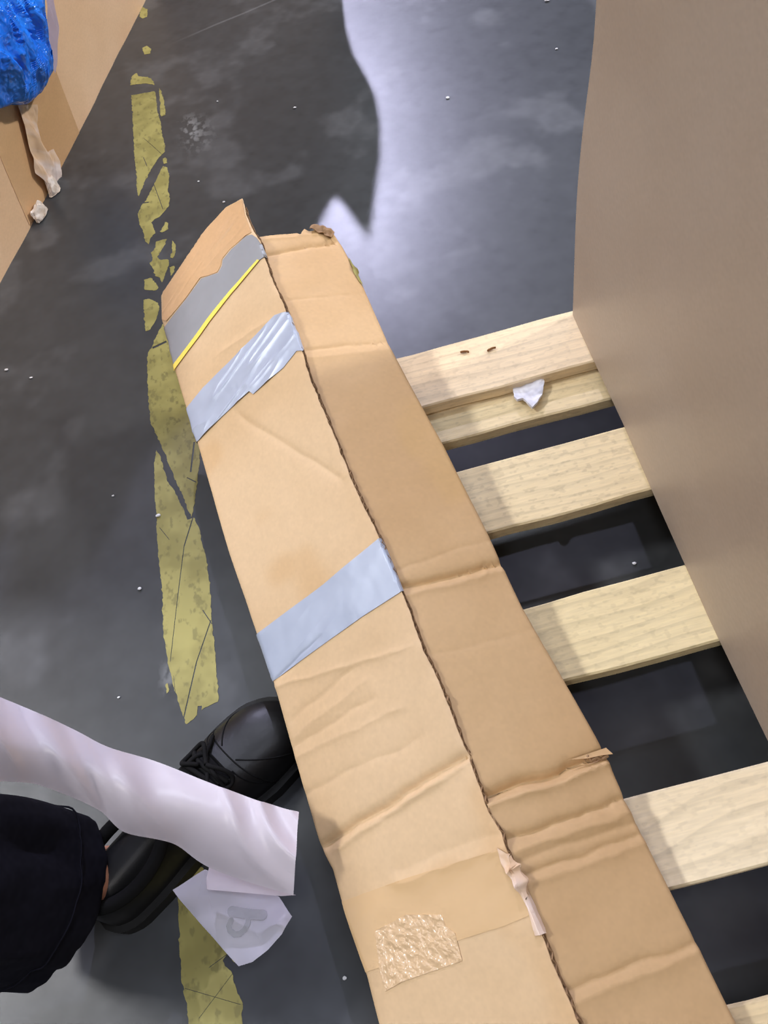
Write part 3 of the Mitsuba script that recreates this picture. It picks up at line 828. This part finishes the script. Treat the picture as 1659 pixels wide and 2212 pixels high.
# creases across the vamp and seam lines of the toe cap
idx = np.arange(70 * 48).reshape(70, 48)
a, b = idx[:-1], idx[1:]
f = np.concatenate([np.stack([a, np.roll(a, -1, 1), np.roll(b, -1, 1)], -1).reshape(-1, 3), np.stack([a, np.roll(b, -1, 1), b], -1).reshape(-1, 3)])
c0, c1 = len(V.reshape(-1, 3)), len(V.reshape(-1, 3)) + 1
vv = np.vstack([V.reshape(-1, 3), V[0].mean(0), V[-1].mean(0)])
f = np.vstack([f, [[c0, idx[0, (k + 1) % 48], idx[0, k]] for k in range(48)], [[c1, idx[-1, k], idx[-1, (k + 1) % 48]] for k in range(48)]])
add('person__shoe__upper', tm(vv, f[:, ::-1]), 'm_leather', smooth=60)
# sole: outline a little wider than the upper
outl = [HEEL + s * SL * SA + (h + 0.005 + bi_) * SB for s, h, bi_ in zip(sg_, hw, bi)] + [HEEL + s * SL * SA + (-h - 0.005 + bi_) * SB for s, h, bi_ in zip(sg_[::-1], hw[::-1], bi[::-1])]
sole = trimesh.creation.extrude_polygon(sg.Polygon(outl).buffer(0.004).simplify(0.0008), SOLE, engine='earcut')
sole.apply_translation([0, 0, 0.0008])
add('person__shoe__sole', sole, 'm_sole', 'black rubber sole')


def surf(s, u, lift=0.0):
    """point on the shoe's upper: s along it, u from -1 (inner side) to 1"""
    s, u = np.atleast_1d(s).astype(float), np.atleast_1d(u).astype(float)
    h, b_, t_ = (np.interp(s, sg_, q) for q in (hw, bi, tp))
    ang = (1 - u) * math.pi / 2
    c, sn = np.cos(ang), np.sin(ang)
    w = np.sign(c) * np.abs(c) ** 0.75 * h + b_
    z = SOLE - 0.004 + np.abs(sn) ** 0.85 * (t_ - SOLE + 0.004)
    return shoe_pt(s, w, z + lift)


# seams of the toe cap and the side panels
t_ = np.linspace(0, 1, 40)
seams = [(0.74 - 0.05 * np.sin(t_ * math.pi), -0.95 + 1.9 * t_), (0.665 + 0.09 * t_ ** 2, 0.20 + 0.74 * t_), (0.665 + 0.09 * t_ ** 2, -0.20 - 0.74 * t_), (0.70 + 0.14 * t_, 0.1 + 0.75 * t_), (0.70 + 0.17 * t_, -0.1 - 0.65 * t_)]
for s, u in seams:
    add('person__shoe__seam', tube(surf(s, u, 0.0002), 0.0009, 6), 'm_shoe_cloth', smooth=True)
# tongue and laces
tg = np.array([surf(np.full(15, s), np.linspace(-0.26, 0.26, 15), 0.003 + 0.003 * math.sin(k)) for k, s in enumerate(np.linspace(0.40, 0.655, 26))])
add('person__shoe__tongue', grid_sheet(tg[:, ::-1], 0.003), 'm_shoe_cloth', smooth=40)
for k in range(5):
    s0 = 0.45 + 0.042 * k
    u = np.linspace(-0.34, 0.34, 24)
    add('person__shoe__lace', tube(surf(s0 + 0.012 * np.sin(u * 6 + k), u, 0.006 + 0.003 * np.cos(u * 4)), 0.0032, 8), 'm_shoe_cloth', smooth=True)
t2 = np.linspace(0, 1, 40)
for k, (su, sw, ss) in enumerate(((0.3, 1, 0.055), (-0.3, -1, 0.05), (0.12, 1, 0.03))):
    s = 0.62 + ss * np.sin(t2 * math.pi * 2) * 0.8 - 0.02 * t2
    u = su * np.sin(t2 * math.pi) * 1.3 + 0.05 * sw * t2
    add('person__shoe__lace_loop', tube(surf(s, u, 0.010 + 0.004 * np.sin(t2 * 9 + k)), 0.0029, 8), 'm_shoe_cloth', smooth=True)
for k, (s0, u0, s1, u1) in enumerate(((0.63, 0.05, 0.70, 0.35), (0.62, -0.05, 0.60, -0.5))):
    add('person__shoe__lace_end', tube(surf(s0 + (s1 - s0) * t2, u0 + (u1 - u0) * t2, 0.008 * (1 - t2) + 0.003 + 0.002 * np.sin(t2 * 8)), 0.0028, 8), 'm_shoe_cloth', smooth=True)
# collar roll round the ankle opening
AC = HEEL + SA * SL * 0.22
tt = np.linspace(0, 2 * math.pi, 60)
col = np.array([[*(AC + SA * math.cos(q) * 0.062 + SB * math.sin(q) * 0.037), 0.098 + 0.010 * math.cos(q) + 0.004 * math.cos(2 * q)] for q in tt])
add('person__shoe__collar', tube(col, 0.008, 10), 'm_shoe_cloth', smooth=True)
HC = np.array([-0.486, 0.205])                # centre of the trouser hem
# the leg: ankle and shin, one continuous surface
AN = np.array([-0.440, 0.212])
leg = [([*(AN + SA * 0.012), 0.05], 0.034), ([*(AN + SA * 0.002), 0.08], 0.034), ([*(AN - SA * 0.012), 0.12], 0.034), ([HC[0] - 0.004, HC[1] + 0.002, 0.19], 0.037), ([HC[0] - 0.06, HC[1] + 0.008, 0.32], 0.050), ([HC[0] - 0.10, HC[1] + 0.014, 0.44], 0.054), ([HC[0] - 0.136, HC[1] + 0.02, 0.56], 0.056)]
cs_ = np.linspace(0, len(leg) - 1, 60)
lp = np.array([l[0] for l in leg])
lr = np.array([l[1] for l in leg])
pts = np.stack([PchipInterpolator(np.arange(len(leg)), lp[:, k])(cs_) for k in range(3)], -1)
rad = PchipInterpolator(np.arange(len(leg)), lr)(cs_)
add('person__leg', tube(pts, rad, 28), 'm_skin', 'bare ankle between shoe and trouser hem', smooth=True)
# wide trouser leg with a hem and folds
zz = np.concatenate([[0.125, 0.1135, 0.109, 0.108, 0.110, 0.114, 0.120], np.linspace(0.128, 0.62, 50)])
inn = np.array([0.006, 0.005, 0.0035, 0.0015, 0.0003, 0, 0] + [0] * 50)
na = 96
ang = np.linspace(0, 2 * math.pi, na + 1)[:-1]
rows = []
for z, i_ in zip(zz, inn):
    q = np.stack([np.cos(ang) * 2.2, np.sin(ang) * 2.2, np.full(na, z * 5)], -1)
    fold_ = (meshkit.fbm(q, 3, 44) - 0.5) * 0.030
    ra, rb = 0.092, 0.080
    tilt = 0.030 * math.exp(-(z - 0.108) / 0.05)
    cx = HC + np.array([-0.09, 0.014]) * ((z - 0.1) / 0.3)
    dirx, diry = np.array([0.34, 0.94]), np.array([0.94, -0.34])
    ca, sa = np.sign(np.cos(ang)) * np.abs(np.cos(ang)) ** 0.8, np.sign(np.sin(ang)) * np.abs(np.sin(ang)) ** 0.8
    r_ = np.stack([ca * (ra - i_ + fold_), sa * (rb - i_ + fold_)], -1)
    xy = cx + r_[:, :1] * dirx + r_[:, 1:] * diry
    rows.append(np.column_stack([xy, np.full(na, z) + 0.006 * np.cos(ang * 2 + 0.8) * math.exp(-(z - 0.108) / 0.06)]))
Vt = np.array(rows)
m_, n_ = Vt.shape[:2]
idx = np.arange(m_ * n_).reshape(m_, n_)
a, b = idx[:-1], idx[1:]
f = np.concatenate([np.stack([a, np.roll(a, -1, 1), np.roll(b, -1, 1)], -1).reshape(-1, 3), np.stack([a, np.roll(b, -1, 1), b], -1).reshape(-1, 3)])
add('person__trouser_leg', tm(Vt.reshape(-1, 3), f), 'm_trouser', smooth=60)
hem = Vt[8].copy()
hem = hem + (hem - hem.mean(0)) * np.array([0.02, 0.02, 0])
hem[:, 2] += 0.012
add('person__trouser_leg__hem_stitch', tube(np.vstack([hem, hem[:1]]), 0.0011, 5), 'm_trouser', smooth=True)
tag('person', 'person in a wide black trouser leg and a black lace-up shoe beside the long carton', 'person')

# ------------------------------------------------------------------ hanging white strip with its folded end
top_px = [(-60, 1484), (0, 1507), (80, 1540), (160, 1577), (235, 1615), (330, 1643), (450, 1690), (560, 1730), (645, 1754)]
bot_px = [(-60, 1688), (0, 1687), (60, 1690), (140, 1715), (215, 1750), (270, 1797), (370, 1820), (450, 1872), (634, 1933)]
tz = np.linspace(0, 1, 9)
NS, NW = 90, 26
pl = np.linspace(0, 1, NS)


def spl(px):
    px = np.array(px, float)
    return np.stack([PchipInterpolator(tz, px[:, k])(pl) for k in range(2)], -1)


tpx, bpx = spl(top_px), spl(bot_px)
G = np.zeros((NS, NW, 3))
for i in range(NS):
    z = 0.34 - 0.19 * pl[i]
    for j in range(NW):
        w = j / (NW - 1)
        q = tpx[i] * (1 - w) + bpx[i] * w
        zz_ = z + 0.022 * math.sin(w * math.pi) * (1 - 0.3 * pl[i]) + 0.012 * (meshkit.fbm(np.array([[pl[i] * 7 - w * 1.8, w * 0.8, 0]]), 2, 51)[0] - 0.5) + 0.007 * (1 - abs(2 * meshkit.noise(np.array([[pl[i] * 12 - w * 2.6, w * 0.4, 4]]), 52)[0] - 1)) - 0.02 * w
        G[i, j] = at(q[0], q[1], zz_)
add('white_strip__band', grid_sheet(G, 0.0006), 'm_white_strip', smooth=True)
# the end doubled back under itself
fp = [(452, 1874), (640, 1934), (608, 1936), (448, 1922), (446, 1900)]
quad = [(378, 1924), (448, 1880), (600, 1936), (632, 1980), (612, 2020), (580, 2052), (545, 2078), (512, 2087), (470, 2040), (420, 1980)]


def film_sheet(px, z0, wr, seed, dz=(0, 0)):
    poly = sg.Polygon([at(*q, z0)[:2] for q in px]).buffer(0)

    def mapf(xy):
        c = np.array(poly.centroid.coords[0])
        h = z0 + (meshkit.fbm(np.stack([xy[:, 0] * 18, xy[:, 1] * 18, xy[:, 0] * 0], -1), 2, seed) - 0.5) * wr + (xy - c) @ np.array(dz)
        return np.column_stack([xy, h]), np.tile([0, 0, 1.0], (len(xy), 1))
    return poly_sheet(poly, mapf, 0.0004, 0.006)


add('white_strip__fold', film_sheet(fp, 0.112, 0.008, 3), 'm_white_strip', 'bright doubled-back corner', smooth=True)
add('white_strip__folded_end', film_sheet(quad, 0.085, 0.03, 6, (0.0, 0.10)), 'm_film_white', 'see-through end with a faint grey ring-shaped mark', smooth=True)
# the faint grey mark printed on it: a rounded letter form open at one side, with a bar
ringp = [(498, 1988), (492, 2000), (494, 2010), (504, 2018), (515, 2017), (526, 2008), (534, 1994), (536, 1976)]
mk = [at(*q, 0.0895) for q in ringp]
pp = np.array([[m[0], m[1]] for m in mk])
ringpoly = sg.LineString(pp).buffer(0.0028)
bar = sg.LineString([at(500, 1968, 0.0895)[:2], at(536, 1974, 0.0895)[:2], at(566, 1976, 0.0895)[:2]]).buffer(0.005)


def mark_map(xy):
    poly = sg.Polygon([at(*q, 0.085)[:2] for q in quad])
    c = np.array(poly.centroid.coords[0])
    h = 0.085 + (meshkit.fbm(np.stack([xy[:, 0] * 18, xy[:, 1] * 18, xy[:, 0] * 0], -1), 2, 6) - 0.5) * 0.03 + (xy - c) @ np.array((0.0, 0.10))
    return np.column_stack([xy, h + 0.0006]), np.tile([0, 0, 1.0], (len(xy), 1))


add('white_strip__printed_mark', poly_sheet(ringpoly.union(bar), mark_map, 0.0002, 0.004), 'm_print', 'faint grey printed mark')
tag('white_strip', 'long white strip of plastic hanging across in front of the black shoe', 'plastic strip')

# ------------------------------------------------------------------ small things
def flake(p, size, seed, mat, key, label, cat, group=None, flat=0.4):
    m = trimesh.creation.icosphere(subdivisions=2)
    v = np.array(m.vertices)
    v = v * (0.5 + meshkit.fbm(v * 1.6 + seed, 2, seed))[:, None] * np.array(size)
    v[:, 2] -= v[:, 2].min() - 0.0003
    return add(key, tm(v + np.array(p), m.faces), mat, label, cat, group, smooth=30)


# torn white foam on the lower pallet board
fo = sg.Polygon([at(*q, DECK - BT)[:2] for q in ((1108, 845), (1122, 838), (1140, 832), (1160, 826), (1172, 824), (1176, 838), (1170, 862), (1160, 880), (1150, 890), (1140, 884), (1132, 872), (1118, 876), (1110, 868))])
fz = DECK - BT
add('foam_scrap', poly_sheet(ragged(fo, 3, 0.0016), lambda xy: (np.column_stack([xy, fz + 0.006 + 0.012 * meshkit.fbm(np.column_stack([xy * 55, xy[:, :1] * 0]), 3, 3)]), np.tile([0, 0, 1.0], (len(xy), 1))), 0.005, 0.004), 'm_foam',
    'torn white scrap of foam lying on the lower pallet board', 'foam scrap', smooth=30)
for i, (cx, cy, rot, lab) in enumerate(((1002, 766, 0.5, 'small curled brown shaving on the farthest pallet board, nearer the long carton'), (1064, 759, -0.4, 'small curled brown shaving on the farthest pallet board, nearer the tall carton'))):
    p = at(cx, cy, DECK)
    q = np.linspace(-1.1, 1.3, 14)
    pts = np.stack([p[0] + 0.007 * np.sin(q + rot), p[1] + 0.004 * np.cos(q + rot), DECK + 0.0022 + 0.0012 * np.abs(q)], -1)
    add('wood_shaving', tube(pts, 0.0016, 7), 'm_shaving', lab, 'wood shaving', smooth=True)
specks = [((637, 234), 0.0034, 'white fleck on the dark floor midway between the floor tape and the bright patch'), ((484, 438), 0.003, 'white fleck on the floor just left of the torn far tip of the long carton'),
          ((967, 213), 0.004, 'white sliver on the bright floor between the dark shadow and the tall carton'), ((1202, 107), 0.003, 'white fleck on the floor close beside the tall carton, far end'),
          ((68, 817), 0.0028, 'white fleck on the dark floor below the big orange-brown carton'), ((303, 1273), 0.0032, 'white crumb on the floor just left of the yellow tape'),
          ((343, 1115), 0.0042, 'white chip lying on the left edge of the yellow tape'), ((257, 1507), 0.002, 'tiny pale fleck on the floor above the white strip'), ((429, 393), 0.0025, 'pale fleck on the dark floor right of the yellow tape'),
          ((470, 220), 0.0024, 'tiny pale fleck on the floor in the shade, far along'), ((245, 1072), 0.0022, 'tiny pale fleck in the dark reddish reflection'), ((1370, 1218), 0.0028, 'white fleck on the floor under the pallet boards'),
          ((745, 2113), 0.0026, 'white fleck on the floor close to the near left edge of the long carton'), ((1182, 3), 0.006, 'white scrap of paper on the floor at the far end beside the tall carton'), ((15, 800), 0.0035, 'grey-white fleck on the dark floor farthest left below the big carton')]
for i, ((x, y), s, lab) in enumerate(specks):
    p = at(x, y, 0)
    flake((p[0], p[1], 0.0), (s, s * 0.7, s * 0.5), i + 2, 'm_white_bit', 'white_fleck', lab, 'debris', 'white flecks of debris on the floor')

# ------------------------------------------------------------------ added carton, out of view; its flaps are shaped to cast the floor shadow
LP = np.array(LAMPS[0][:3])
OY = 3.12
sil_px = [(735, -40), (747, 60), (762, 115), (792, 168), (812, 210), (822, 270), (822, 340), (812, 410), (799, 522), (768, 478), (742, 443), (724, 424), (706, 452), (688, 488), (660, 540), (560, 700), (420, 900), (300, 1010), (230, 1180), (120, 1290), (20, 1330), (40, 900), (120, 400), (240, -40)]
sil = []
for q in sil_px:
    g = at(*q, 0)
    t = (OY - g[1]) / (LP[1] - g[1])
    w = g + t * (LP - g)
    sil.append((w[0], w[2]))
sp = sg.Polygon([(sil[0][0], 0)] + sil + [(sil[-1][0], 0)]).buffer(0)
sil_bounds = sp.bounds
BASE_TOP = 0.55
lower = sp.intersection(sg.box(-5, 0, 5, BASE_TOP))
upper = sp.intersection(sg.box(-5, BASE_TOP, 5, 5))


def wall_mesh(poly, y, th_):
    m = trimesh.util.concatenate([trimesh.creation.extrude_polygon(g, th_, engine='earcut') for g in getattr(poly, 'geoms', [poly]) if g.area > 1e-5])
    v = np.array(m.vertices)
    return tm(np.column_stack([v[:, 0], y + v[:, 2], v[:, 1]]), m.faces[:, ::-1])


x0_, x1_ = lower.bounds[0], lower.bounds[2]
add('added_shadow_carton__front', wall_mesh(sp, OY, 0.006), 'm_box_left')
add('added_shadow_carton__side', chamfer_box([x0_, OY + 0.006, 0], [x0_ + 0.006, OY + 0.5, BASE_TOP * 0.9], 0.001), 'm_box_left')
add('added_shadow_carton__side', chamfer_box([x1_ - 0.03, OY + 0.006, 0], [x1_ - 0.024, OY + 0.5, BASE_TOP * 0.9], 0.001), 'm_box_left')
add('added_shadow_carton__back', chamfer_box([x0_, OY + 0.5, 0], [x1_ - 0.024, OY + 0.506, BASE_TOP * 0.9], 0.001), 'm_box_left')
tag('added_shadow_carton', 'added unseen open carton, its raised flaps shaped to cast the floor shadow', 'carton')
